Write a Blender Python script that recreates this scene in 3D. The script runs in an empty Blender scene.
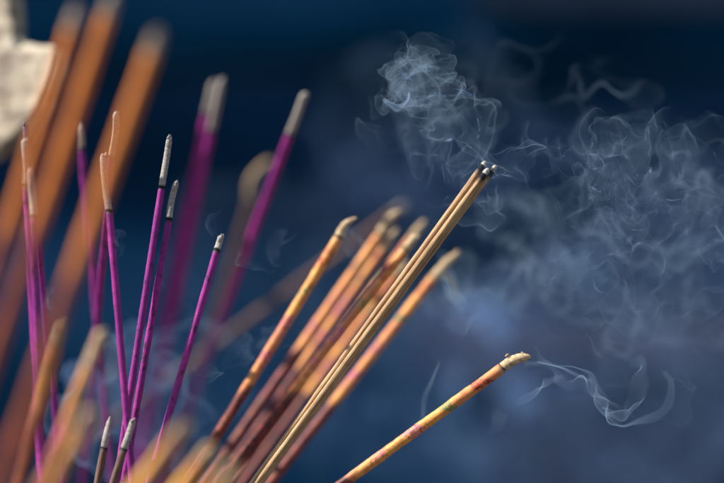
import bpy, math, random
import numpy as np
from mathutils import Vector, Matrix

R = math.radians
scene = bpy.context.scene
COL = scene.collection

# ------------------------------------------------------------------ camera frame
LENS, FPX = 100.0, 724.0 * 100.0 / 36.0
CAM_Z = 0.185                       # metres above the ash bed


def P(x, y, d):
    """photo pixel (724 wide) at distance d metres -> world point"""
    return Vector(((x - 362.0) * d / FPX, d, CAM_Z + (241.5 - y) * d / FPX))


cam_data = bpy.data.cameras.new("camera")
cam_data.lens = LENS
cam_data.sensor_width = 36.0
cam_data.clip_start = 0.01
cam_data.clip_end = 200.0
cam_data.dof.use_dof = True
cam_data.dof.focus_distance = 0.80
cam_data.dof.aperture_fstop = 2.8
cam = bpy.data.objects.new("camera", cam_data)
COL.objects.link(cam)
cam.location = (0, 0, CAM_Z)
cam.rotation_euler = (R(90), 0, 0)
scene.camera = cam

# ------------------------------------------------------------------ light
SUN_EL, SUN_AZ = 45.0, -80.0        # azimuth measured from -Y (towards the camera), negative = left
sd = Vector((math.sin(R(SUN_AZ)) * math.cos(R(SUN_EL)),
             -math.cos(R(SUN_AZ)) * math.cos(R(SUN_EL)),
             math.sin(R(SUN_EL))))
sun_data = bpy.data.lights.new("sun", 'SUN')
sun_data.energy = 5.0
sun_data.angle = R(0.5)
sun_data.color = (1.0, 0.93, 0.82)
sun = bpy.data.objects.new("sun", sun_data)
COL.objects.link(sun)
sun.rotation_euler = sd.to_track_quat('Z', 'Y').to_euler()
sun.location = (-1, -1, 3)

world = bpy.data.worlds.new("World")
scene.world = world
world.use_nodes = True
wt = world.node_tree
bg = wt.nodes["Background"]
sky = wt.nodes.new("ShaderNodeTexSky")
sky.sky_type = 'NISHITA'
sky.sun_disc = False
sky.sun_elevation = R(SUN_EL)
sky.sun_rotation = math.atan2(sd.x, sd.y)
sky.air_density = 1.6
sky.ozone_density = 3.0
wt.links.new(sky.outputs[0], bg.inputs[0])
bg.inputs[1].default_value = 0.075

scene.view_settings.view_transform = 'Standard'
scene.view_settings.look = 'None'
scene.view_settings.exposure = 0.60
scene.view_settings.gamma = 1.0
scene.cycles.use_denoising = True
scene.cycles.transparent_max_bounces = 1024
scene.cycles.max_bounces = 8
scene.cycles.volume_bounces = 1
scene.cycles.diffuse_bounces = 3
scene.cycles.volume_step_rate = 1.0
scene.cycles.volume_max_steps = 64


# ------------------------------------------------------------------ node helpers
class NT:
    def __init__(self, name):
        self.m = bpy.data.materials.new(name)
        self.m.use_nodes = True
        self.t = self.m.node_tree
        self.b = self.t.nodes["Principled BSDF"]

    def n(self, typ, **kw):
        nd = self.t.nodes.new(typ)
        for k, v in kw.items():
            setattr(nd, k, v)
        return nd

    def put(self, sock, v):
        if isinstance(v, bpy.types.NodeSocket):
            self.t.links.new(v, sock)
        elif v is not None:
            sock.default_value = v

    def math(self, op, a, b=None, c=None, clamp=False):
        nd = self.n("ShaderNodeMath", operation=op)
        nd.use_clamp = clamp
        self.put(nd.inputs[0], a)
        if b is not None:
            self.put(nd.inputs[1], b)
        if c is not None:
            self.put(nd.inputs[2], c)
        return nd.outputs[0]

    def noise(self, vec, scale, detail=4, rough=0.55, dist=0.0, dim='3D', w=None):
        nd = self.n("ShaderNodeTexNoise", noise_dimensions=dim)
        self.put(nd.inputs["Vector"], vec)
        nd.inputs["Scale"].default_value = scale
        nd.inputs["Detail"].default_value = detail
        nd.inputs["Roughness"].default_value = rough
        nd.inputs["Distortion"].default_value = dist
        if w is not None:
            self.put(nd.inputs["W"], w)
        return nd.outputs[0]

    def ramp(self, fac, stops, interp='LINEAR'):
        nd = self.n("ShaderNodeValToRGB")
        cr = nd.color_ramp
        cr.interpolation = interp
        while len(cr.elements) < len(stops):
            cr.elements.new(0.5)
        for e, (p, c) in zip(cr.elements, stops):
            e.position = p
            e.color = (c[0], c[1], c[2], c[3] if len(c) > 3 else 1.0) if not isinstance(c, (int, float)) else (c, c, c, 1)
        self.put(nd.inputs[0], fac)
        return nd

    def mix(self, fac, a, b, mode='MIX'):
        nd = self.n("ShaderNodeMix", data_type='RGBA', blend_type=mode)
        self.put(nd.inputs[0], fac)
        for s, v in ((nd.inputs[6], a), (nd.inputs[7], b)):
            if isinstance(v, tuple) and len(v) == 3:
                v = (*v, 1.0)
            self.put(s, v)
        return nd.outputs[2]

    def bump(self, h, strength, dist):
        nd = self.n("ShaderNodeBump")
        nd.inputs["Strength"].default_value = strength
        nd.inputs["Distance"].default_value = dist
        self.put(nd.inputs["Height"], h)
        self.put(self.b.inputs["Normal"], nd.outputs[0])

    def coords(self):
        """object coordinates + an offset that differs per object, and z along the stick"""
        tc = self.n("ShaderNodeTexCoord")
        oi = self.n("ShaderNodeObjectInfo")
        rnd = self.math('MULTIPLY', oi.outputs["Random"], 37.0)
        comb = self.n("ShaderNodeCombineXYZ")
        self.put(comb.inputs[0], rnd)
        self.put(comb.inputs[1], self.math('MULTIPLY', rnd, 1.7))
        vm = self.n("ShaderNodeVectorMath", operation='ADD')
        self.put(vm.inputs[0], tc.outputs["Object"])
        self.put(vm.inputs[1], comb.outputs[0])
        sep = self.n("ShaderNodeSeparateXYZ")
        self.put(sep.inputs[0], tc.outputs["Object"])
        return tc.outputs["Object"], vm.outputs[0], sep.outputs, oi.outputs["Random"]

    def scaled(self, vec, s):
        vm = self.n("ShaderNodeVectorMath", operation='MULTIPLY')
        self.put(vm.inputs[0], vec)
        vm.inputs[1].default_value = s
        return vm.outputs[0]


# ------------------------------------------------------------------ materials
def mat_magenta():
    k = NT("magenta_incense_powder")
    _, v, xyz, rnd = k.coords()
    n1 = k.noise(v, 260, 4)
    base = k.ramp(n1, [(0.3, (0.26, 0.012, 0.19)), (0.55, (0.40, 0.02, 0.29)), (0.8, (0.54, 0.05, 0.38))]).outputs[0]
    big = k.ramp(k.noise(k.scaled(v, (1, 1, 0.5)), 75, 3), [(0.35, 0.0), (0.68, 1.0)]).outputs[0]
    base = k.mix(k.math('MULTIPLY', big, 0.8), base, (0.20, 0.012, 0.22))
    # dye worn to dark blotches
    blot = k.noise(k.scaled(v, (1, 1, 0.7)), 330, 2, 0.6)
    m = k.ramp(blot, [(0.595, 0.0), (0.65, 1.0)]).outputs[0]
    base = k.mix(k.math('MULTIPLY', m, 0.85), base, (0.07, 0.012, 0.07))
    fine = k.noise(v, 900, 2)
    m2 = k.ramp(fine, [(0.68, 0.0), (0.74, 1.0)]).outputs[0]
    base = k.mix(k.math('MULTIPLY', m2, 0.5), base, (0.55, 0.26, 0.10))
    # scorched just below the burn line
    sc = k.math('MULTIPLY_ADD', xyz[2], 900.0, 1.6, clamp=True)
    base = k.mix(sc, base, (0.02, 0.012, 0.03))
    k.put(k.b.inputs["Base Color"], base)
    k.b.inputs["Roughness"].default_value = 0.62
    k.bump(k.noise(v, 1500, 4), 0.45, 0.0003)
    return k.m


def mat_tan():
    k = NT("tan_incense_paste")
    _, v, xyz, rnd = k.coords()
    # fine extrusion grooves that run along the stick
    g = k.noise(k.scaled(v, (1, 1, 0.03)), 2100, 3, 0.6)
    base = k.ramp(g, [(0.3, (0.20, 0.105, 0.05)), (0.5, (0.50, 0.31, 0.16)), (0.7, (0.72, 0.50, 0.28))]).outputs[0]
    n1 = k.noise(v, 320, 4)
    base = k.mix(k.ramp(n1, [(0.45, 0.0), (0.75, 0.55)]).outputs[0], base, (0.30, 0.16, 0.09))
    sc = k.math('MULTIPLY_ADD', xyz[2], 420.0, 1.3, clamp=True)
    base = k.mix(sc, base, (0.016, 0.014, 0.02))
    k.put(k.b.inputs["Base Color"], base)
    k.b.inputs["Roughness"].default_value = 0.7
    # twisted rib texture
    wv = k.n("ShaderNodeTexWave", wave_type='BANDS', bands_direction='Z')
    k.put(wv.inputs["Vector"], v)
    wv.inputs["Scale"].default_value = 420
    wv.inputs["Distortion"].default_value = 2.0
    k.bump(k.math('ADD', k.math('MULTIPLY', wv.outputs[1], 0.35), g), 0.6, 0.0003)
    return k.m


def mat_brown():
    k = NT("brown_incense_paste")
    _, v, xyz, rnd = k.coords()
    g = k.noise(k.scaled(v, (1, 1, 0.15)), 900, 3, 0.6)
    base = k.ramp(g, [(0.3, (0.10, 0.05, 0.045)), (0.7, (0.22, 0.13, 0.10))]).outputs[0]
    sc = k.math('MULTIPLY_ADD', xyz[2], 700.0, 1.2, clamp=True)
    base = k.mix(sc, base, (0.015, 0.014, 0.02))
    k.put(k.b.inputs["Base Color"], base)
    k.b.inputs["Roughness"].default_value = 0.8
    k.bump(g, 0.5, 0.0003)
    return k.m


def mat_painted(name, gold, dark, low_start, stops):
    """gilt stick with hand printed dragon bands; z runs from 0 (burn line) downwards"""
    k = NT(name)
    _, v, xyz, rnd = k.coords()
    grain = k.noise(v, 420, 5, 0.6)
    base = k.ramp(grain, [(0.3, tuple(c * 0.62 for c in gold)), (0.52, gold), (0.8, tuple(min(1, c * 1.25) for c in gold))]).outputs[0]
    # patches where the gilt has a rosy ground or has rubbed off to dark paper
    rosy = k.ramp(k.noise(k.scaled(v, (1, 1, 0.5)), 120, 3, 0.6), [(0.44, 0.0), (0.64, 0.65)]).outputs[0]
    if not name.startswith('orange'):
        base = k.mix(rosy, base, (0.55, 0.12, 0.09))
    worn = k.ramp(k.noise(k.scaled(v, (1, 1, 0.35)), 520, 4, 0.7), [(0.60, 0.0), (0.70, 0.6)]).outputs[0]
    base = k.mix(worn, base, (0.16, 0.045, 0.03))
    warp = k.math('MULTIPLY_ADD', k.noise(v, 170, 2), 0.012, -0.006)
    zz = k.math('ADD', k.math('MULTIPLY', xyz[2], -1.0), warp)                # metres below the burn line
    jit = k.math('MULTIPLY_ADD', rnd, 0.012, -0.006)
    zz = k.math('ADD', zz, jit)
    ang = k.math('ARCTAN2', xyz[1], xyz[0])
    zz = k.math('ADD', zz, k.math('MULTIPLY', ang, 0.0011))                # the print winds round the stick
    f = k.math('DIVIDE', zz, 0.20, clamp=True)
    rp = k.ramp(f, stops, 'LINEAR')
    patch = k.noise(k.scaled(v, (1, 1, 0.6)), 300, 3, 0.65)
    pm = k.math('MULTIPLY', rp.outputs[1], k.ramp(patch, [(0.42, 0.12), (0.56, 1.0)]).outputs[0])
    wv = k.n("ShaderNodeTexWave", wave_type='BANDS', bands_direction='Z')
    k.put(wv.inputs["Vector"], v)
    wv.inputs["Scale"].default_value = 260
    wv.inputs["Distortion"].default_value = 7.0
    wv.inputs["Detail Scale"].default_value = 3.0
    pm = k.math('MULTIPLY', pm, k.math('MULTIPLY_ADD', wv.outputs[1], 0.6, 0.5, clamp=True))
    base = k.mix(pm, base, rp.outputs[0])
    # lower half: dark red scale print, its colour deepened to stand in for shade
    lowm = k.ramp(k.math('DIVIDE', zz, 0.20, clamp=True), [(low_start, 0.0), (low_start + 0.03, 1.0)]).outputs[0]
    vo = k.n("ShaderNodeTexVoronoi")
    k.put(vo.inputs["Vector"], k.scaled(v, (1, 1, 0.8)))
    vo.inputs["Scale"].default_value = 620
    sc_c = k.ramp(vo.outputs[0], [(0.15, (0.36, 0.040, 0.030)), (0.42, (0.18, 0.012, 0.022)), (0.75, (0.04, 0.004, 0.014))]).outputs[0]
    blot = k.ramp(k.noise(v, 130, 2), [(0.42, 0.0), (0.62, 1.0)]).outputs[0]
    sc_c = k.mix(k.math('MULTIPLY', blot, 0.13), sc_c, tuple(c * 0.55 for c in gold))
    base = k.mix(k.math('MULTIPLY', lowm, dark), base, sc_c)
    # small ink marks of the print
    ink = k.ramp(k.noise(v, 700, 1), [(0.56, 0.0), (0.61, 1.0)]).outputs[0]
    base = k.mix(k.math('MULTIPLY', k.math('MULTIPLY', ink, rp.outputs[1]), 0.75), base, (0.05, 0.008, 0.03))
    sc = k.math('MULTIPLY_ADD', xyz[2], 330.0, 1.0, clamp=True)
    sc = k.math('MULTIPLY', sc, k.ramp(k.noise(v, 420, 3), [(0.35, 0.3), (0.6, 1.0)]).outputs[0])
    base = k.mix(sc, base, (0.46, 0.31, 0.19))
    k.put(k.b.inputs["Base Color"], base)
    k.b.inputs["Roughness"].default_value = 0.55
    k.bump(k.noise(v, 1100, 3), 0.35, 0.0003)
    return k.m


def mat_ash(name, c0, c1, c2):
    k = NT(name)
    _, v, xyz, rnd = k.coords()
    n = k.noise(k.scaled(v, (1, 1, 2.2)), 480, 5, 0.65)
    base = k.ramp(n, [(0.28, c0), (0.5, c1), (0.75, c2)]).outputs[0]
    k.put(k.b.inputs["Base Color"], base)
    k.b.inputs["Roughness"].default_value = 0.95
    k.bump(k.noise(v, 1500, 4, 0.7), 0.8, 0.0005)
    return k.m


def mat_simple(name, col, rough=0.9, scale=300, spread=0.4):
    k = NT(name)
    _, v, xyz, rnd = k.coords()
    n = k.noise(v, scale, 5, 0.6)
    k.put(k.b.inputs["Base Color"], k.ramp(n, [(0.3, tuple(c * (1 - spread) for c in col)), (0.7, tuple(min(1, c * (1 + spread)) for c in col))]).outputs[0])
    k.b.inputs["Roughness"].default_value = rough
    k.bump(n, 0.5, 0.001)
    return k.m


RED, GREEN, PINK, ROSE = (0.50, 0.035, 0.02), (0.02, 0.26, 0.08), (0.55, 0.04, 0.30), (0.62, 0.16, 0.13)
NO = (0.6, 0.3, 0.1, 0.0)
dragon_stops = [(0.0, NO), (0.012, (*RED, 0.9)), (0.042, (*RED, 0.85)), (0.052, NO), (0.092, NO), (0.100, (*GREEN, 0.9)), (0.118, (*GREEN, 0.8)),
                (0.128, NO), (0.165, NO), (0.175, (*PINK, 0.7)), (0.205, (*PINK, 0.6)), (0.215, NO), (0.25, NO), (0.262, (*PINK, 0.8)),
                (0.295, (*ROSE, 0.6)), (0.31, NO), (0.345, NO), (0.353, (*GREEN, 0.9)), (0.378, (*GREEN, 0.85)), (0.388, NO), (1.0, NO)]
M = {
    'magenta': mat_magenta(), 'tan': mat_tan(), 'brown': mat_brown(),
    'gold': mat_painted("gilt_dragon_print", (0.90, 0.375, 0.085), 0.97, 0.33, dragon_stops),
    'orange': mat_painted("orange_dragon_print", (0.70, 0.20, 0.014), 0.80, 0.34, [(0, NO), (0.3, NO), (0.36, (*ROSE, 0.35)), (0.45, NO), (1.0, NO)]),
    'rose': mat_painted("rose_dragon_print", (0.74, 0.34, 0.08), 0.8, 0.13,
                        [(0, NO), (0.03, (*ROSE, 0.4)), (0.06, (*GREEN, 0.4)), (0.08, NO), (0.12, (*PINK, 0.7)), (0.2, (*ROSE, 0.5)), (0.3, NO), (1.0, NO)]),
    'yellow': mat_painted("yellow_dragon_print", (0.95, 0.46, 0.06), 0.8, 0.35,
                          [(0, (*ROSE, 0.5)), (0.03, NO), (0.12, NO), (0.15, (*PINK, 0.7)), (0.2, NO), (1.0, NO)]),
    'ash_grey': mat_ash("grey_ash", (0.19, 0.17, 0.17), (0.38, 0.345, 0.33), (0.56, 0.51, 0.46)),
    'ash_shaded': mat_ash("shaded_ash", (0.08, 0.07, 0.13), (0.14, 0.12, 0.21), (0.26, 0.22, 0.33)),  # ash lying in shadow, the shade mixed into its colour
    'ash_white': mat_ash("white_ash", (0.24, 0.22, 0.21), (0.50, 0.47, 0.44), (0.74, 0.70, 0.64)),
    'ash_dim': mat_ash("dim_ash", (0.20, 0.15, 0.13), (0.34, 0.27, 0.23), (0.46, 0.38, 0.33)),
    'ash_pink': mat_ash("pinkish_ash", (0.28, 0.21, 0.20), (0.50, 0.40, 0.36), (0.72, 0.60, 0.50)),
    'ash_buff': mat_ash("buff_ash", (0.26, 0.17, 0.12), (0.60, 0.43, 0.26), (0.88, 0.70, 0.43)),
    'scorch': mat_simple("scorched_print", (0.16, 0.085, 0.05), 0.95, 500),
    'char': mat_simple("black_char", (0.012, 0.014, 0.02), 0.95, 600),
    'bed': mat_simple("ash_bed_grey", (0.09, 0.08, 0.085), 1.0, 40),
}


# ------------------------------------------------------------------ mesh helpers
def mesh_np(name, verts, quads, mats=(), smooth=True):
    me = bpy.data.meshes.new(name)
    verts = np.asarray(verts, dtype=np.float32)
    quads = np.asarray(quads, dtype=np.int32)
    me.vertices.add(len(verts))
    me.vertices.foreach_set("co", verts.ravel())
    me.loops.add(quads.size)
    me.loops.foreach_set("vertex_index", quads.ravel())
    me.polygons.add(len(quads))
    me.polygons.foreach_set("loop_start", np.arange(0, quads.size, 4, dtype=np.int32))
    me.polygons.foreach_set("loop_total", np.full(len(quads), 4, dtype=np.int32))
    me.polygons.foreach_set("use_smooth", np.full(len(quads), smooth))
    me.update(calc_edges=True)
    me.validate()
    for m in mats:
        me.materials.append(m)
    return me


def tube(centers, radii, sides=22, rough=0.0, seed=0, rough_scale=1.0):
    """closed tube; radii may be per ring; rough = relative radius noise (varies in both directions)"""
    rs = np.random.RandomState(seed)
    c = np.asarray(centers, float)
    n = len(c)
    tan = np.gradient(c, axis=0)
    tan /= np.linalg.norm(tan, axis=1)[:, None] + 1e-12
    ref = np.array([0.0, 1.0, 0.0]) if abs(tan[0][1]) < 0.9 else np.array([1.0, 0, 0])
    a = np.cross(tan, ref); a /= np.linalg.norm(a, axis=1)[:, None]
    b = np.cross(tan, a)
    ang = np.linspace(0, 2 * np.pi, sides, endpoint=False)
    arc = np.concatenate([[0], np.cumsum(np.linalg.norm(np.diff(c, axis=0), axis=1))])
    rad = np.asarray(radii, float)[:, None] * np.ones((1, sides))
    if rough:
        tot = np.zeros((n, sides))
        for q in range(14):
            m = rs.randint(0, 6); kk = rs.uniform(0.4, 3.2) * 1000 * rough_scale
            tot += np.cos(m * ang[None, :] + kk * arc[:, None] + rs.uniform(0, 6.28)) * rs.uniform(0.3, 1)
        rad = rad * (1 + rough * tot / 3.0 + rough * 0.35 * rs.randn(n, sides))
    v = c[:, None, :] + rad[..., None] * (np.cos(ang)[None, :, None] * a[:, None, :] + np.sin(ang)[None, :, None] * b[:, None, :])
    verts = v.reshape(-1, 3).tolist()
    faces = []
    for i in range(n - 1):
        for j in range(sides):
            j2 = (j + 1) % sides
            faces.append((i * sides + j, i * sides + j2, (i + 1) * sides + j2, (i + 1) * sides + j))
    k0 = len(verts); verts.append(c[0].tolist()); verts.append(c[-1].tolist())
    caps = []
    for j in range(sides):
        j2 = (j + 1) % sides
        caps.append((j2, j, k0))
        caps.append(((n - 1) * sides + j, (n - 1) * sides + j2, k0 + 1))
    return verts, faces + caps


def join(*parts):
    V, F = [], []
    for v, f in parts:
        o = len(V)
        V += list(v)
        F += [tuple(i + o for i in q) for q in f]
    return V, F


def make(name, vf, mat, parent=None, smooth=True):
    me = bpy.data.meshes.new(name)
    me.from_pydata(vf[0], [], vf[1])
    for p in me.polygons:
        p.use_smooth = smooth
    me.materials.append(mat)
    me.update()
    o = bpy.data.objects.new(name, me)
    COL.objects.link(o)
    o.parent = parent
    return o


def flake(center, size, seed):
    """a small irregular crumb of ash"""
    rs = np.random.RandomState(seed)
    c = np.array(center)
    dirv = rs.randn(3); dirv /= np.linalg.norm(dirv)
    pts = [c + dirv * size * t + rs.randn(3) * size * 0.10 for t in np.linspace(-1, 1, 6)]
    rad = np.array([0.15, 0.5, 0.62, 0.5, 0.42, 0.12]) * size * 0.6
    return tube(pts, rad, 8, 0.25, seed)


# ------------------------------------------------------------------ incense sticks
MM = 0.001
counter = [0]


def stick(name, label, cat, group, tip, bot, rad, body, ash, ash_px, bend=(0, 0), ash_taper=0.86, crumbs=0, char=0.4,
          tipstyle='flat', curl=0.0, wob=0.0):
    """tip/bot = (x, y, d).  ash_px = length of burnt ash in photo pixels.  bend = sideways drift (px) of the ash."""
    counter[0] += 1
    seed = counter[0] * 13 + 5
    rs = np.random.RandomState(seed)
    A, B = P(*tip), P(*bot)
    dirv = (A - B).normalized()
    t = (B.z + 0.004) / dirv.z                      # run on down into the ash bed
    base = B - dirv * t
    alen = ash_px * tip[2] / FPX
    L = (A - base).length - alen
    root = bpy.data.objects.new(name, None)
    root.empty_display_size = 0.01
    COL.objects.link(root)
    root.location = base
    root.rotation_mode = 'QUATERNION'
    # local z along the stick, local x to the right in the picture
    zc = dirv
    yc = zc.cross(Vector((1, 0, 0))).normalized()
    xc = yc.cross(zc).normalized()
    rot = Matrix((xc, yc, zc)).transposed()
    root.rotation_quaternion = rot.to_quaternion()
    root['label'] = label; root['category'] = cat; root['group'] = group
    # body, origin at the burn line
    n = max(30, int(L / 0.0016))
    zs = np.linspace(-L, -0.0002, n)
    wx = wob * np.sin(zs * 35 + rs.uniform(0, 6)) * (zs / L)
    cent = np.stack([wx, 0 * zs, zs], 1)
    rr = np.full(n, rad) * (1 + 0.03 * np.sin(zs * 300 + rs.uniform(0, 6)))
    b = make("stick", tube(cent, rr, 22, 0.03, seed, 0.6), M[body], root)
    b.location = (0, 0, L)
    # burnt rim
    cl = char * MM
    zs = np.linspace(-cl * 0.3, cl, 6)
    c = make("char_ring", tube(np.stack([0 * zs, 0 * zs, zs], 1), rad * np.array([1.03, 1.035, 1.03, 1.0, 0.97, 0.9]), 20, 0.03, seed), M['scorch' if body in ('gold', 'rose', 'yellow', 'orange') else 'char'], root)
    c.location = (0, 0, L)
    # ash column
    m = max(14, int(alen / 0.0005))
    u = np.linspace(0, 1, m)
    px = tip[2] / FPX
    zs = cl * 0.8 + u * (alen - cl * 0.8)
    bx = bend[0] * px * np.sin(u * math.pi) + bend[1] * px * u ** 2
    bz = zs.copy()
    if curl:                                          # the end hangs over to the right
        th = u ** 1.5 * curl
        seg = (alen) / m
        bx = bx + np.cumsum(np.sin(th)) * seg
        bz = cl * 0.8 + np.cumsum(np.cos(th)) * seg
    by = 0.0006 * np.sin(u * 5 + seed)
    rr = rad * (0.96 - (0.96 - ash_taper) * u)
    if tipstyle == 'bud':
        rr = rad * np.interp(u, [0, 0.12, 0.35, 0.6, 0.85, 1.0], [0.7, 0.85, 0.93, 0.88, 0.66, 0.3])
    elif tipstyle == 'point':
        rr = rr * np.interp(u, [0, 0.55, 0.8, 1.0], [1, 1, 0.8, 0.3])
    else:
        rr = rr * np.interp(u, [0, 0.93, 1.0], [1, 1, 0.72])
    parts = [tube(np.stack([bx, by, bz], 1), rr, 20, 0.022 if body in ('magenta', 'brown') else 0.06 if body == 'tan' else 0.035, seed + 1)]
    end = np.array([bx[-1], by[-1], bz[-1]])
    if tipstyle == 'flat':                            # broken shards that stand on the end
        for q in range(3):
            off = np.array([rs.uniform(-.6, .75), rs.uniform(-.6, .6), 0]) * rad
            h = rs.uniform(0.35, 1.1) * rad
            lean = np.array([rs.uniform(-.2, .7), 0, 1.0])
            pts = [end + off * (1 - 0.3 * s) + lean * h * s - np.array([0, 0, rad * 0.25]) for s in np.linspace(0, 1.2, 5)]
            parts.append(tube(pts, rad * np.array([0.42, 0.38, 0.28, 0.18, 0.05]), 9, 0.12, seed + q))
    for q in range(crumbs):
        s = rs.randint(int(m * 0.3), m)
        a = rs.uniform(0, 6.28)
        cpos = np.array([bx[s], by[s], bz[s]]) + np.array([math.cos(a), math.sin(a), 0]) * rr[s] * 1.0
        parts.append(flake(cpos, rad * rs.uniform(0.22, 0.5), seed * 7 + q))
    a = make("ash_tip", join(*parts), M[ash], root)
    a.location = (0, 0, L)
    return root


def hang(parent_root, pts_px, radii_mm, mat, d):
    """a curled scrap of ash hanging from a tip, as one more part of that stick"""
    inv = (Matrix.Translation(parent_root.location) @ parent_root.rotation_quaternion.to_matrix().to_4x4()).inverted()
    pts = [inv @ P(x, y, d) for x, y in pts_px]
    pts = np.array([list(p) for p in pts])
    tt = np.linspace(0, len(pts) - 1, 26)
    c = np.stack([np.interp(tt, range(len(pts)), pts[:, i]) for i in range(3)], 1)
    ker = np.ones(5) / 5
    for i in range(3):
        c[2:-2, i] = np.convolve(c[:, i], ker, 'valid')
    r = np.interp(tt, np.linspace(0, len(pts) - 1, len(radii_mm)), radii_mm) * MM
    return make("ash_curl", tube(c, r, 12, 0.2, int(pts_px[0][0])), M[mat], parent_root)


GP = "gilt dragon printed incense sticks"
GM = "magenta incense sticks with grey ash tips"
GT = "thin tan incense sticks held in one bundle"
GF = "big blurred orange sticks in front"
GL = "blurred golden sticks along the bottom left"
GB = "small dark brown sticks at the bottom"
J = "incense_stick"
C = "incense stick"

# --- the three thin tan sticks, in focus
T = 1.22 * MM
stick(J, "thin tan incense stick, leftmost of the three in sharp focus, white bud highest", C, GT, (485.6, 161.8, .8015), (252.5, 483, .8015), T, 'tan', 'ash_white', 8.5, ash_taper=.6, char=1.7, tipstyle='bud')
stick(J, "thin tan incense stick in front, middle one of three in focus, its white bud lowest", C, GT, (488.6, 168.6, .7985), (257.0, 483, .7985), T, 'tan', 'ash_white', 10.5, ash_taper=.6, char=1.5, tipstyle='bud')
stick(J, "thin tan incense stick at the right rear of three in focus, its white bud rightmost", C, GT, (496.2, 165.6, .8025), (260.5, 483, .8025), T, 'tan', 'ash_white', 10.5, ash_taper=.6, char=1.5, tipstyle='bud')

# --- the single gilt stick at the lower right
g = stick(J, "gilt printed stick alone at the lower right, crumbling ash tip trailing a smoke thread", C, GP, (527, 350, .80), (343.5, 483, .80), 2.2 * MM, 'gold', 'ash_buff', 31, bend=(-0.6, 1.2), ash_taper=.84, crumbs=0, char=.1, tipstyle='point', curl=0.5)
hang(g, [(521, 353), (525, 355), (527, 357.5), (526, 361.5), (525.5, 364)], [.7, .5, .32, .3, .12], 'ash_buff', .7995)
hang(g, [(505.5, 356.5), (507.5, 354.6), (509.5, 354.6)], [.3, .45, .15], 'ash_buff', .7995)

# --- gilt cluster in the middle
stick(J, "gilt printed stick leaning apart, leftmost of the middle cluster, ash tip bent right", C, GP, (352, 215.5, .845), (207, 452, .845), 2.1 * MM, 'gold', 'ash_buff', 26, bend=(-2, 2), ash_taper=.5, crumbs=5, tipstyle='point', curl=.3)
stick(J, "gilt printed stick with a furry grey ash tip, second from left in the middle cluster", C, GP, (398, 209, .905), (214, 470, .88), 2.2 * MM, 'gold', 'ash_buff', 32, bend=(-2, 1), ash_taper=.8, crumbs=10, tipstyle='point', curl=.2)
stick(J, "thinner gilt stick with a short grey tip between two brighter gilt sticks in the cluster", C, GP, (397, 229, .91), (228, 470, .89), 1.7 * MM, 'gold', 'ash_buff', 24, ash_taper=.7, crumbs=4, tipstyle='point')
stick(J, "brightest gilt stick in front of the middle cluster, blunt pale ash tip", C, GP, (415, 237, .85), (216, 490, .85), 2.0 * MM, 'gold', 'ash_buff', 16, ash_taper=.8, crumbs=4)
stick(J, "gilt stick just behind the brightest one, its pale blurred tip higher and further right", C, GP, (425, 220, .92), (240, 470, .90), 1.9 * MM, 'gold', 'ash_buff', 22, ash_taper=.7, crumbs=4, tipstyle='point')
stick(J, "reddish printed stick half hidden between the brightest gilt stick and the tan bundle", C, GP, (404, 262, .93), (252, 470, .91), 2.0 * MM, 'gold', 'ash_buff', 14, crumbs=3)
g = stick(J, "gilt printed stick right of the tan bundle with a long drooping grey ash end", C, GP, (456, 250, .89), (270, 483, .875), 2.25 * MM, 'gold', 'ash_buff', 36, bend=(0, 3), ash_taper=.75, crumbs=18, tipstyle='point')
hang(g, [(440, 272), (452, 281), (456, 292), (455, 300)], [1.2, .9, .8, .3], 'ash_buff', .89)
stick(J, "faint brown stick far behind the middle cluster, leaning steeply right, badly blurred", C, GP, (404, 205, 1.06), (205, 352, 1.06), 1.9 * MM, 'brown', 'ash_grey', 10, ash_taper=.7)

# --- magenta sticks
Mg = 1.42 * MM
stick(J, "magenta stick with a straight ash tip, left of two close parallel sticks, taller", C, GM, (169.5, 138, .80), (131.5, 385, .80), Mg, 'magenta', 'ash_grey', 49)
stick(J, "magenta stick with a shorter ash tip, right of two close parallel sticks, lower", C, GM, (175.5, 182, .80), (140.5, 385, .805), Mg, 'magenta', 'ash_grey', 37, bend=(-1, 1))
stick(J, "magenta stick standing alone before the blurred ones, very short grey ash stub", C, GM, (221, 236.5, .795), (162, 438, .795), Mg, 'magenta', 'ash_grey', 14, wob=.0002)
stick(J, "magenta stick whose curved ash tip bends left, crossing before a taller pink ash tip", C, GM, (104.5, 155, .79), (127, 420, .79), Mg, 'magenta', 'ash_pink', 56, bend=(-2, -1.5))
stick(J, "magenta stick with a long upright pinkish ash tip over the large blurred orange stick", C, GM, (115.5, 112, .785), (96, 335, .88), Mg, 'magenta', 'ash_pink', 60, bend=(1.5, .5))
stick(J, "pink magenta stick at the left edge, cut square, its ash tip against the stone's shadow", C, GM, (24, 140, .775), (36, 385, .775), Mg * .95, 'magenta', 'ash_grey', 46)
stick(J, "short magenta stick with a buff ash tip close right of the left edge stick", C, GM, (31.5, 170, .765), (38.5, 385, .765), Mg, 'magenta', 'ash_pink', 46)
stick(J, "magenta stick with an ash tip coloured as in shade, against the pale stone at the left", C, GM, (25.5, 124, .81), (47, 330, .84), Mg, 'magenta', 'ash_shaded', 62)
stick(J, "blurred magenta stick with a pale tip behind the second big orange stick", C, GM, (79, 126, .87), (97, 320, .89), Mg, 'magenta', 'ash_pink', 22, bend=(1, 0))
stick(J, "blurred magenta stick, taller and right of two that overlap, long grey ash tip", C, GM, (221.5, 81, .925), (166, 350, 1.0), Mg * 1.35, 'magenta', 'ash_grey', 56)
stick(J, "blurred magenta stick, left of two that overlap, its grey tip slightly lower", C, GM, (213, 83, .935), (158, 350, 1.01), Mg * 1.35, 'magenta', 'ash_grey', 34)
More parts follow.
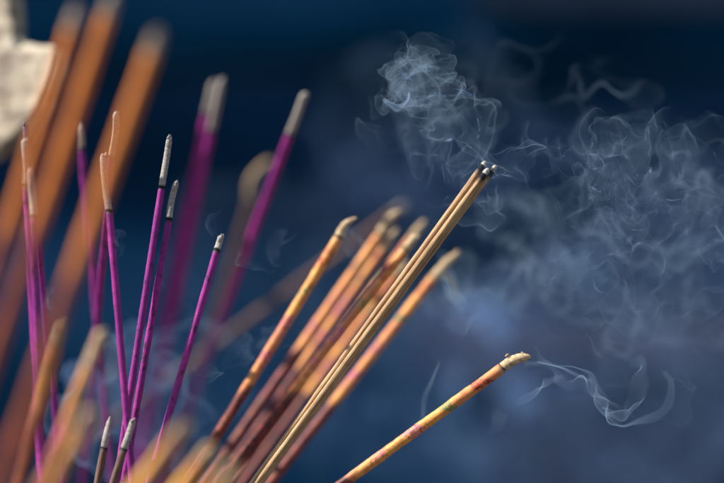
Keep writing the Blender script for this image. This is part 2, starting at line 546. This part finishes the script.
stick(J, "blurred magenta stick with a pale tip, rightmost of all the magenta ones", C, GM, (304.5, 95, .885), (196, 385, .99), Mg * 1.3, 'magenta', 'ash_grey', 49)
stick(J, "faint brown stick with a curled ash tip, badly blurred beside the rightmost magenta one", C, GM, (262, 160, 1.03), (205, 355, 1.08), 1.9 * MM, 'brown', 'ash_buff', 46, bend=(-6, 6), ash_taper=.7, crumbs=4)

# --- small brown sticks at the bottom
stick(J, "dark brown stick with a pointed pale ash tip, left of two at the bottom edge", C, GB, (110, 417, .79), (97.5, 483, .79), 1.45 * MM, 'brown', 'ash_grey', 31, tipstyle='point')
stick(J, "dark brown stick with a square cut ash tip, right of two at the bottom edge", C, GB, (133, 421, .785), (113, 483, .785), 1.45 * MM, 'brown', 'ash_grey', 29)

# --- big blurred sticks in the foreground
stick(J, "huge blurred orange stick in front of the pale stone, leftmost of three with disc tips", C, GF, (77, 9, .622), (-21, 320, .622), 1.95 * MM, 'orange', 'ash_dim', 19)
stick(J, "huge blurred orange stick, middle of three, its disc tip touching the top edge", C, GF, (113, -3, .622), (-14, 384, .622), 2.2 * MM, 'orange', 'ash_dim', 19)
stick(J, "huge blurred brownish orange stick, rightmost of three with disc tips", C, GF, (158, 34, .608), (2, 475, .608), 2.3 * MM, 'orange', 'ash_dim', 19)
stick(J, "blurred golden stick at the lower left with a dim pointed tip, leftmost of its kind", C, GL, (63, 324, .70), (20, 480, .70), 2.0 * MM, 'rose', 'ash_buff', 22, ash_taper=.7)
g = stick(J, "blurred golden stick with a pale fluffy ash tip sagging to its right", C, GL, (101, 333, .68), (50, 462, .68), 2.0 * MM, 'rose', 'ash_buff', 34, crumbs=6)
hang(g, [(100, 338), (110, 340), (114, 360), (109, 385), (103, 402)], [1.3, .8, .6, .5, .2], 'ash_grey', .68)
stick(J, "blurred orange stick with a round pale tip below the fluffy ash tip", C, GL, (88, 411, .625), (50, 486, .625), 2.3 * MM, 'rose', 'ash_buff', 17)
stick(J, "blurred bright yellow stick at the bottom with a round tip under the lone magenta stick", C, GL, (185, 424, .635), (142, 480, .635), 2.1 * MM, 'yellow', 'ash_buff', 17)
stick(J, "blurred yellow stick at the bottom, its tip below the leftmost gilt stick", C, GL, (210, 447, .65), (180, 485, .65), 1.9 * MM, 'yellow', 'ash_buff', 16)
stick(J, "blurred stick of which only the round pale tip rises over the bottom edge", C, GL, (231, 467, .60), (210, 495, .60), 2.1 * MM, 'yellow', 'ash_buff', 17)

# ------------------------------------------------------------------ pale weathered stone, top left
def stone():
    poly = [(-150, -120), (16, -60), (17, 20), (18, 42), (40, 44), (60, 45), (61, 62), (56, 80), (50, 98), (40, 115), (30, 126), (20, 139),
            (6, 152), (-12, 162), (-40, 168), (-60, 190), (-66, 720), (-150, 720)]
    d0, th = 0.925, 0.022
    front = [P(x, y, d0 - (x - 20) * 0.00034) for x, y in poly]
    import bmesh
    bm = bmesh.new()
    fv = [bm.verts.new(p) for p in front]
    f = bm.faces.new(fv)
    f.normal_update()
    r = bmesh.ops.extrude_face_region(bm, geom=[f])
    bmesh.ops.translate(bm, vec=(0, th, 0), verts=[e for e in r['geom'] if isinstance(e, bmesh.types.BMVert)])
    bmesh.ops.recalc_face_normals(bm, faces=bm.faces)
    bmesh.ops.bevel(bm, geom=[e for e in bm.edges], offset=0.0022, segments=3, affect='EDGES')
    bmesh.ops.triangulate(bm, faces=[f for f in bm.faces if len(f.verts) > 4])
    for _ in range(4):
        bmesh.ops.subdivide_edges(bm, edges=[e for e in bm.edges if e.calc_length() > 0.006], cuts=1, use_grid_fill=True)
        bmesh.ops.triangulate(bm, faces=[f for f in bm.faces if len(f.verts) > 4])
    from mathutils import noise
    for v in bm.verts:
        n = noise.fractal(v.co * 45, 0.8, 2.1, 5)
        v.co += v.normal * (n * 0.0016)
    me = bpy.data.meshes.new("stone_carving")
    bm.to_mesh(me); bm.free()
    for p in me.polygons: p.use_smooth = True
    k = NT("weathered_pale_stone")
    _, v, xyz, rnd = k.coords()
    n = k.noise(v, 38, 7, 0.62)
    st = k.noise(k.scaled(v, (0.4, 1, 2.2)), 70, 4, 0.6)
    base = k.ramp(n, [(0.3, (0.34, 0.27, 0.20)), (0.5, (0.60, 0.52, 0.41)), (0.72, (0.72, 0.65, 0.55))]).outputs[0]
    base = k.mix(k.ramp(st, [(0.46, 0.0), (0.62, 0.85)]).outputs[0], base, (0.20, 0.15, 0.12))
    k.put(k.b.inputs["Base Color"], base)
    k.b.inputs["Roughness"].default_value = 0.95
    k.bump(k.noise(v, 160, 6, 0.7), 0.9, 0.003)
    me.materials.append(k.m)
    o = bpy.data.objects.new("stone_carving", me)
    COL.objects.link(o)
    o['label'] = "pale weathered stone carving behind the sticks at the top left"
    o['category'] = "stone carving"
stone()

# ------------------------------------------------------------------ setting
def sheet(name, x0, x1, y0, y1, fz, n, mat):
    xs, ys = np.linspace(x0, x1, n), np.linspace(y0, y1, n)
    X, Y = np.meshgrid(xs, ys, indexing='ij')
    V = np.stack([X, Y, fz(X, Y)], -1).reshape(-1, 3)
    i, j = np.meshgrid(np.arange(n - 1), np.arange(n - 1), indexing='ij')
    a = (i * n + j).ravel()
    Q = np.stack([a, a + n, a + n + 1, a + 1], 1)
    me = mesh_np(name, V, Q, [mat])
    o = bpy.data.objects.new(name, me)
    COL.objects.link(o)
    o['kind'] = 'structure'
    return o
rs0 = np.random.RandomState(3)
bump_k = [(rs0.uniform(20, 160), rs0.uniform(20, 160), rs0.uniform(0, 6.28)) for _ in range(18)]
sheet("ash_bed", -0.75, 0.45, 0.30, 1.38, lambda X, Y: sum(0.0009 * np.sin(a * X + b * Y + c) for a, b, c in bump_k), 160, M['bed'])


def backdrop():
    k = NT("dark_blue_wall")
    tc = k.n("ShaderNodeTexCoord")
    v = tc.outputs["Object"]
    n = k.noise(k.scaled(v, (1, 1, 1.6)), 2.6, 3, 0.5)
    base = k.ramp(n, [(0.33, (0.003, 0.024, 0.060)), (0.5, (0.007, 0.043, 0.112)), (0.7, (0.018, 0.068, 0.17))]).outputs[0]
    k.put(k.b.inputs["Base Color"], base)
    k.b.inputs["Roughness"].default_value = 0.9
    k.b.inputs["Specular IOR Level"].default_value = 0.0
    k.bump(k.noise(v, 20, 5), 0.2, 0.01)
    y = 2.7
    me = bpy.data.meshes.new("wall")
    x0, x1, z0, z1, t = -3.5, 3.5, -1.2, 3.0, 0.2
    V = [(x, yy, z) for x in (x0, x1) for yy in (y, y + t) for z in (z0, z1)]
    F = [(0, 1, 5, 4), (2, 6, 7, 3), (0, 2, 3, 1), (4, 5, 7, 6), (1, 3, 7, 5), (0, 4, 6, 2)]
    me.from_pydata(V, [], F)
    me.materials.append(k.m)
    o = bpy.data.objects.new("wall", me)
    COL.objects.link(o)
    o['kind'] = 'structure'
    # a mauve plaster ledge and a darker lintel, far out of focus
    def slab(name, col, px0, px1, py0, py1, dep, sc):
        kk = NT(name + "_paint")
        t2 = kk.n("ShaderNodeTexCoord")
        nn = kk.noise(t2.outputs["Object"], sc, 4, 0.6)
        kk.put(kk.b.inputs["Base Color"], kk.ramp(nn, [(0.35, tuple(c * .45 * 1.75 for c in col)), (0.65, tuple(c * 1.75 for c in col))]).outputs[0])
        kk.b.inputs["Roughness"].default_value = 0.95
        kk.b.inputs["Specular IOR Level"].default_value = 0.0
        a, b = P(px0, py1, y - dep), P(px1, py0, y - dep)
        me = bpy.data.meshes.new(name)
        V = [(x, yy, z) for x in (a.x, b.x) for yy in (y - dep, y + 0.05) for z in (a.z, b.z)]
        me.from_pydata(V, [], F)
        me.materials.append(kk.m)
        oo = bpy.data.objects.new(name, me)
        COL.objects.link(oo)
        oo['kind'] = 'structure'
    slab("wall_ledge", (0.066, 0.072, 0.135), 430, 1400, 312, 366, .03, 6)
    slab("wall_tone_slab", (0.030, 0.042, 0.088), 500, 1400, 385, 620, .02, 5)
    slab("wall_tone_slab", (0.016, 0.036, 0.085), 320, 500, 100, 230, .02, 5)  # tinted slab whose colour stands in for a patch of purple haze
    slab("wall_tone_slab", (0.016, 0.038, 0.090), 590, 1300, 120, 290, .02, 5)
    slab("wall_lintel", (0.0012, 0.022, 0.056), -300, 1500, 8, 56, .04, 4)
    slab("wall_lintel", (0.030, 0.044, 0.075), 480, 1500, -40, 2, .05, 4)
backdrop()

# ------------------------------------------------------------------ smoke
# Smoke is thin folded sheets.  Every sheet is carried through a swirling, volume-keeping flow and then given
# real thickness, filled with an even volume; it looks bright where a fold is seen edge on.


def flow(seed, lam0, lam1, n=26, p=1.0):
    rs = np.random.RandomState(seed)
    lam = np.exp(rs.uniform(math.log(lam0), math.log(lam1), n))
    kd = rs.randn(n, 3); kd /= np.linalg.norm(kd, axis=1)[:, None]
    a = np.cross(kd, rs.randn(n, 3)); a /= np.linalg.norm(a, axis=1)[:, None]
    a *= ((lam / lam1) ** p)[:, None]
    k = kd * (2 * np.pi / lam)[:, None]
    ph = rs.uniform(0, 6.28, n)
    a = (a / math.sqrt(n) * 1.6).astype(np.float32)
    k = k.astype(np.float32); ph = ph.astype(np.float32)

    def vel(x):
        return np.cos(x @ k.T + ph) @ a
    return vel


def smooth_noise(seed, lam, n=14):
    rs = np.random.RandomState(seed)
    k = rs.randn(n, 3) * (2 * np.pi / lam) * 0.7
    ph = rs.uniform(0, 6.28, n)

    def f(x):
        return np.cos(x @ k.T + ph).sum(1) / math.sqrt(n)
    return f


smoke_mats = {}


def smoke_mat(density, col=(0.52, 0.74, 1.0), g=0.1):
    key = (round(density, 1), col)
    if key in smoke_mats:
        return smoke_mats[key]
    m = bpy.data.materials.new("smoke_volume")
    m.use_nodes = True
    t = m.node_tree
    t.nodes.remove(t.nodes["Principled BSDF"])
    vol = t.nodes.new("ShaderNodeVolumePrincipled")
    vol.inputs["Color"].default_value = (*col, 1)
    vol.inputs["Density"].default_value = density
    vol.inputs["Anisotropy"].default_value = g
    t.links.new(vol.outputs[0], t.nodes["Material Output"].inputs["Volume"])
    smoke_mats[key] = m
    return m


def smoke_sheet(grid, seed, amp, lam, steps=10, thick=0.35e-3, density=300.0, label=None, holes=0.0, hole_lam=0.03,
                closed_u=False, maxthick=2.5, col=(0.52, 0.74, 1.0), extra=None, amp_map=None, flow_p=1.0, taper=6, taper_u=6):
    """grid (U,V,3) world points"""
    U, V, _ = grid.shape
    x0 = grid.reshape(-1, 3).copy()
    x = x0.copy()
    x = x.astype(np.float32)
    vel = flow(seed, lam[0], lam[1], p=flow_p)
    dt = np.float32(amp / steps)
    am = 1.0 if amp_map is None else amp_map.reshape(-1, 1)
    for _ in range(steps):
        v1 = vel(x)
        v2 = vel(x + v1 * dt * 0.5 * am)
        x = x + v2 * dt * am
    g1 = x.astype(float).reshape(U, V, 3)

    def area(g):
        if closed_u:
            du = (np.roll(g, -1, 0) - np.roll(g, 1, 0)) * 0.5
        else:
            du = np.gradient(g, axis=0)
        dv = np.gradient(g, axis=1)
        return np.cross(du, dv)
    n0, n1 = area(grid), area(g1)
    A0, A1 = np.linalg.norm(n0, axis=2), np.linalg.norm(n1, axis=2) + 1e-12
    nrm = n1 / A1[..., None]
    ratio = np.clip(np.median(A1 / (A0 + 1e-12)) * A0 / A1, 0.15, maxthick)
    th = thick * ratio
    iu = np.arange(U)[:, None]; iv = np.arange(V)[None, :]
    ed = np.minimum(iv, V - 1 - iv) / (V / taper)
    if not closed_u:
        ed = np.minimum(ed, np.minimum(iu, U - 1 - iu) / (U / taper_u))
    ed = np.clip(ed, 0, 1) * np.ones((U, V))
    th = th * (ed * ed * (3 - 2 * ed))
    if holes > 0:
        h = smooth_noise(seed + 91, hole_lam)(x0).reshape(U, V)
        th = th * np.clip((h + 1.6 - 2.2 * holes) / 1.2, 0, 1) ** 1.5
    if extra is not None:
        th = th * extra
    # keep the sheet thinner than the radius of its own folds
    nu = (np.roll(nrm, -1, 0) - np.roll(nrm, 1, 0)) * 0.5 if closed_u else np.gradient(nrm, axis=0)
    gu = (np.roll(g1, -1, 0) - np.roll(g1, 1, 0)) * 0.5 if closed_u else np.gradient(g1, axis=0)
    nv, gv = np.gradient(nrm, axis=1), np.gradient(g1, axis=1)
    ku = np.linalg.norm(nu, axis=2) / (np.linalg.norm(gu, axis=2) + 1e-9)
    kv = np.linalg.norm(nv, axis=2) / (np.linalg.norm(gv, axis=2) + 1e-9)
    kap = np.maximum(ku, kv)
    kap = np.maximum(kap, np.maximum(np.roll(kap, 1, 0), np.roll(kap, -1, 0)))
    kap = np.maximum(kap, np.maximum(np.roll(kap, 1, 1), np.roll(kap, -1, 1)))
    th = np.minimum(th, 1.2 / (kap + 1e-6))
    for _ in range(2):
        th = (th + np.roll(th, 1, 0) + np.roll(th, -1, 0) + np.roll(th, 1, 1) + np.roll(th, -1, 1)) / 5
    keep = th > 0.06e-3
    th = np.maximum(th, 0.09e-3)
    top = (g1 + nrm * th[..., None] * 0.5).reshape(-1, 3)
    bot = (g1 - nrm * th[..., None] * 0.5).reshape(-1, 3)
    UU = U if closed_u else U - 1
    i, j = np.meshgrid(np.arange(UU), np.arange(V - 1), indexing='ij')
    i2 = (i + 1) % U
    a, b, c, d = i * V + j, i2 * V + j, i2 * V + j + 1, i * V + j + 1
    kf = keep.ravel()
    km = kf[a] | kf[b] | kf[c] | kf[d]
    Q = np.stack([a[km], b[km], c[km], d[km]], 1)
    N = U * V
    # side walls on the rim
    e = np.concatenate([Q[:, [0, 1]], Q[:, [1, 2]], Q[:, [2, 3]], Q[:, [3, 0]]])
    key = e[:, 0].astype(np.int64) * N + e[:, 1]
    rkey = e[:, 1].astype(np.int64) * N + e[:, 0]
    rim = e[~np.isin(key, rkey)]
    walls = np.stack([rim[:, 1], rim[:, 0], rim[:, 0] + N, rim[:, 1] + N], 1)
    allq = np.concatenate([Q, Q[:, ::-1] + N, walls])
    verts = np.concatenate([top, bot])
    used = np.unique(allq)
    remap = np.zeros(2 * N, dtype=np.int64); remap[used] = np.arange(len(used))
    me = mesh_np("smoke", verts[used], remap[allq], [smoke_mat(density, col)], smooth=False)
    o = bpy.data.objects.new("smoke", me)
    COL.objects.link(o)
    o['kind'] = 'stuff'
    if label:
        o['label'] = label
        o['category'] = 'smoke'
    return o


def ball(cx, cy, d, rx, ry, rz_px, U=240, V=150, tilt=0.0, cut=0.0):
    """closed shell round a pixel position"""
    u = np.linspace(0, 2 * np.pi, U, endpoint=False)[:, None]
    v = np.linspace(0.06 + cut, np.pi - 0.06, V)[None, :]
    s = d / FPX
    c = np.array(P(cx, cy, d))
    X = np.sin(v) * np.cos(u) * rx * s
    Z = np.cos(v) * ry * s * np.ones_like(u)
    Y = np.sin(v) * np.sin(u) * rz_px * s
    ct, st = math.cos(tilt), math.sin(tilt)
    return np.stack([c[0] + X * ct - Z * st, c[1] + Y, c[2] + X * st + Z * ct], -1)


def ribbon(pts, width_px, U=220, V=70, twist=1.5, tw0=0.0, wprof=None):
    """pts: list of (x,y,d); a twisting band along a smooth curve"""
    w = np.array([list(P(*p)) for p in pts])
    t = np.linspace(0, len(w) - 1, U)
    # catmull-rom
    i = np.clip(t.astype(int), 0, len(w) - 2); f = (t - i)[:, None]
    p0, p1, p2, p3 = w[np.clip(i - 1, 0, len(w) - 1)], w[i], w[i + 1], w[np.clip(i + 2, 0, len(w) - 1)]
    c = 0.5 * ((2 * p1) + (-p0 + p2) * f + (2 * p0 - 5 * p1 + 4 * p2 - p3) * f ** 2 + (-p0 + 3 * p1 - 3 * p2 + p3) * f ** 3)
    tan = np.gradient(c, axis=0); tan /= np.linalg.norm(tan, axis=1)[:, None] + 1e-12
    a = np.cross(tan, np.array([0, 1, 0])); a /= np.linalg.norm(a, axis=1)[:, None] + 1e-9
    b = np.cross(tan, a)
    s = np.linspace(0, 1, U)
    ang = tw0 + twist * s * np.pi
    wd = np.interp(s, np.linspace(0, 1, len(width_px)), width_px) * pts[0][2] / FPX
    ax = np.cos(ang)[:, None] * b + np.sin(ang)[:, None] * a
    q = np.linspace(-0.5, 0.5, V)
    return c[:, None, :] + ax[:, None, :] * (wd[:, None] * q[None, :])[..., None]


PX = 0.8 / FPX
SMOKE = True
if SMOKE:
    def cloud(cx, cy, d, rx, ry, rz, seed, amp, l0, l1, th, dens, label=None, holes=.35, hl=.02, U=260, V=170, tilt=0.0, steps=14, col=(0.52, 0.74, 1.0)):
        smoke_sheet(ball(cx, cy, d, rx, ry, rz, U, V, tilt), seed, amp * PX, (l0 * PX, l1 * PX), steps, th * 1e-3, dens, label,
                    holes=holes, hole_lam=hl, closed_u=True, maxthick=1.35, col=col)
    # puff at the top centre
    cloud(421, 88, .80, 36, 38, 22, 11, 42, 12, 80, .32, 66, "round curling smoke puff at the top centre above the tan sticks", U=340, V=220)
    cloud(414, 78, .80, 22, 28, 16, 12, 36, 8, 50, .34, 76, holes=.35, U=300, V=200)
    cloud(408, 73, .81, 24, 30, 18, 14, 42, 10, 70, .28, 55, holes=.4, U=300, V=200)
    cloud(427, 92, .79, 30, 36, 18, 15, 40, 9, 60, .26, 53, holes=.45, U=320, V=210)
    cloud(414, 82, .86, 24, 26, 20, 16, 30, 14, 70, .5, 59, holes=.1)
    cloud(440, 115, .88, 44, 44, 30, 17, 50, 20, 100, .5, 24, holes=.1)
    smoke_sheet(ribbon([(385, 96, .80), (388, 104, .80), (396, 107, .80), (405, 102, .80), (408, 92, .80)], [2, 7, 9, 6, 3], 120, 40, 0.8, 0.6), 5,
                5 * PX, (12 * PX, 40 * PX), 6, .6e-3, 600)
    # veil that drifts from the puff down towards the tan tips
    cloud(455, 135, .81, 62, 44, 30, 21, 70, 16, 130, .30, 59, "thin smoke veil drifting down from the puff towards the tan tips", holes=.45, hl=.03, tilt=-.5)
    cloud(480, 150, .79, 50, 34, 30, 22, 60, 14, 110, .28, 54, holes=.5, hl=.03, tilt=-.6)
    cloud(430, 160, .82, 48, 34, 30, 23, 60, 16, 120, .25, 45, holes=.5, hl=.03)
    # right hand mass
    cloud(628, 165, .80, 60, 34, 30, 231, 70, 16, 120, .30, 37, "large web of pale smoke at the right", holes=.45, hl=.03, U=420, V=260)
    cloud(640, 205, .81, 84, 60, 34, 32, 60, 20, 150, .30, 31, holes=.45, hl=.035, U=420, V=260)
    cloud(580, 225, .79, 48, 54, 26, 33, 56, 18, 120, .28, 27, holes=.5, hl=.03, U=360, V=240)
    cloud(668, 275, .82, 66, 60, 36, 34, 60, 20, 150, .30, 31, holes=.45, hl=.035, U=420, V=260)
    cloud(600, 310, .81, 66, 40, 26, 35, 52, 16, 120, .28, 29, holes=.5, hl=.03, U=360, V=240)
    cloud(705, 190, .83, 46, 70, 36, 36, 60, 20, 150, .32, 31, holes=.45, hl=.035, U=360, V=240)
    cloud(628, 385, .80, 44, 36, 24, 37, 44, 14, 100, .25, 24, holes=.5, hl=.025, U=300, V=200)
    cloud(690, 340, .84, 60, 50, 30, 38, 56, 20, 140, .30, 24, holes=.5, hl=.03, U=300, V=200)
    cloud(638, 175, .80, 66, 44, 24, 331, 58, 12, 100, .24, 31, holes=.5, hl=.02, U=420, V=260)
    cloud(600, 195, .81, 50, 44, 24, 132, 44, 9, 70, .24, 27, holes=.5, hl=.02, U=380, V=240)
    cloud(660, 235, .80, 60, 50, 24, 133, 46, 10, 80, .24, 27, holes=.5, hl=.02, U=420, V=260)
    cloud(585, 255, .82, 50, 50, 24, 134, 44, 10, 80, .24, 24, holes=.5, hl=.02, U=380, V=240)
    cloud(650, 200, .87, 90, 64, 40, 135, 60, 24, 140, .8, 20, holes=.1)
    cloud(640, 290, .89, 90, 60, 40, 136, 60, 24, 140, .8, 17, holes=.1)
    cloud(560, 90, .88, 60, 50, 30, 39, 60, 24, 150, .30, 20, holes=.5, hl=.03)
    smoke_sheet(ribbon([(575, 60, .87), (585, 92, .87), (605, 80, .87), (628, 92, .87), (645, 75, .87)], [3, 7, 8, 9, 4], 160, 50, 1.4, 0.4), 58,
                8 * PX, (20 * PX, 90 * PX), 8, .4e-3, 130)
    # out of focus lumps between the tan sticks and the right hand mass
    cloud(518, 235, .92, 34, 40, 34, 41, 50, 20, 110, .45, 69, "soft blurred smoke right of the tan sticks", holes=.3)
    cloud(545, 270, .90, 40, 34, 34, 42, 50, 20, 110, .45, 58, holes=.4)
    cloud(480, 290, .92, 44, 34, 34, 43, 50, 20, 110, .45, 58, holes=.4)
    cloud(455, 290, .88, 10, 16, 10, 44, 20, 10, 50, .5, 174, holes=.3, U=120, V=80)
    # long thin threads drawn out through the right hand mass
    rt = np.random.RandomState(77)
    for q in range(14):
        cx, cy = rt.uniform(545, 715), rt.uniform(115, 330)
        if q > 9:
            cx, cy = rt.uniform(450, 560), rt.uniform(200, 330)
        d = rt.uniform(.785, .835)
        a0, rr_, sw = rt.uniform(0, 6.28), rt.uniform(20, 60), rt.uniform(1.2, 3.6) * rt.choice([-1, 1])
        pts = [(cx + rr_ * (1 - .35 * w) * math.cos(a0 + sw * w), cy + .8 * rr_ * (1 - .35 * w) * math.sin(a0 + sw * w), d) for w in np.linspace(0, 1, 7)]
        wd = rt.uniform(10, 34)
        smoke_sheet(ribbon(pts, [wd * .4, wd, wd * .7, wd, wd * .3], 260, 110, rt.uniform(.6, 2.2), rt.uniform(0, 3)), 700 + q, 26 * PX, (14 * PX, 110 * PX), 10,
                    .26e-3, rt.uniform(40, 85), "fine drawn out threads of smoke at the right" if q == 0 else None)
    # thread from the burning gilt tip and the hook it falls into
    smoke_sheet(ribbon([(524, 361, .80), (536, 362, .80), (556, 366, .80), (576, 372, .80), (592, 381, .80), (600, 394, .80), (604, 405, .80), (612, 424, .80),
                        (630, 432, .80), (648, 424, .80), (658, 407, .80), (663, 388, .80), (664, 374, .80)],
                       [9, 5, 5, 6, 11, 16, 14, 12, 14, 14, 10, 7, 5], 420, 110, 2.6, 1.2), 52, 12.0 * PX, (14 * PX, 90 * PX), 12, .30e-3, 230,
                "smoke thread from the lone gilt tip curling into a hook", taper_u=24)
    smoke_sheet(ribbon([(528, 360, .80), (550, 366, .80), (580, 380, .80), (602, 398, .80), (618, 410, .81), (634, 402, .80), (640, 386, .80), (634, 370, .80), (625, 364, .80)],
                       [4, 16, 26, 32, 34, 30, 20, 12, 6], 360, 120, 1.8, 0.9), 53, 20 * PX, (14 * PX, 80 * PX), 12, .28e-3, 150)
    smoke_sheet(ribbon([(524, 361, .80), (538, 362.5, .80), (560, 368, .80), (584, 377, .80)], [3, 3, 5, 4], 160, 40, 1.0, 1.4), 56, 2 * PX, (16 * PX, 60 * PX), 6, .35e-3, 480, taper_u=20)
    smoke_sheet(ribbon([(490, 440, .80), (500, 415, .80), (515, 397, .80), (545, 384, .80), (580, 378, .80)], [8, 14, 16, 20, 10], 160, 60, 1.4, 0.4), 54,
                12 * PX, (16 * PX, 90 * PX), 8, .28e-3, 150)
    smoke_sheet(ribbon([(424, 440, .83), (426, 405, .83), (430, 380, .83), (434, 355, .83)], [4, 8, 8, 4], 120, 40, 1.0, 0.4), 55,
                6 * PX, (16 * PX, 70 * PX), 8, .35e-3, 220)
    # threads among the magenta sticks
    for q, (cx, cy, r, d) in enumerate([(213, 222, 9, .79), (276, 246, 10, .83), (262, 272, 9, .81), (58, 262, 9, .78), (46, 302, 8, .78), (180, 300, 14, .83), (120, 245, 12, .83),
                                        (205, 374, 8, .79), (275, 340, 12, .84), (352, 240, 13, .84), (240, 355, 12, .84)]):
        cloud(cx, cy, d, r, r * 1.3, r * .6, 60 + q, 22, 9, 60, .26, 85, "faint curls of smoke between the magenta sticks" if q == 0 else None, holes=.5, hl=.012, U=130, V=90)
    # soft drifts far behind
    for q, (cx, cy, d, rx, ry, th, dens) in enumerate([(650, 330, 1.35, 170, 120, .9, 17), (560, 380, 1.5, 230, 110, .9, 15), (430, 360, 1.3, 150, 110, .8, 14),
                                                       (430, 130, 1.3, 110, 90, .7, 14), (640, 210, 1.3, 130, 90, .8, 17), (115, 375, .93, 40, 34, .6, 110),
                                                       (180, 375, .93, 80, 60, .6, 22), (300, 260, 1.35, 130, 100, .7, 16), (620, 440, 1.4, 200, 80, .8, 16),
                                                       (120, 420, .88, 80, 50, .6, 40)]):
        cloud(cx, cy, d, rx, ry, rx * .5, 80 + q, rx * .6, 40, rx * 2.0, th, dens, "soft drift of smoke far behind the sticks" if q == 0 else None, holes=.1, hl=.08, U=180, V=120, col=(0.36, 0.58, 1.0))
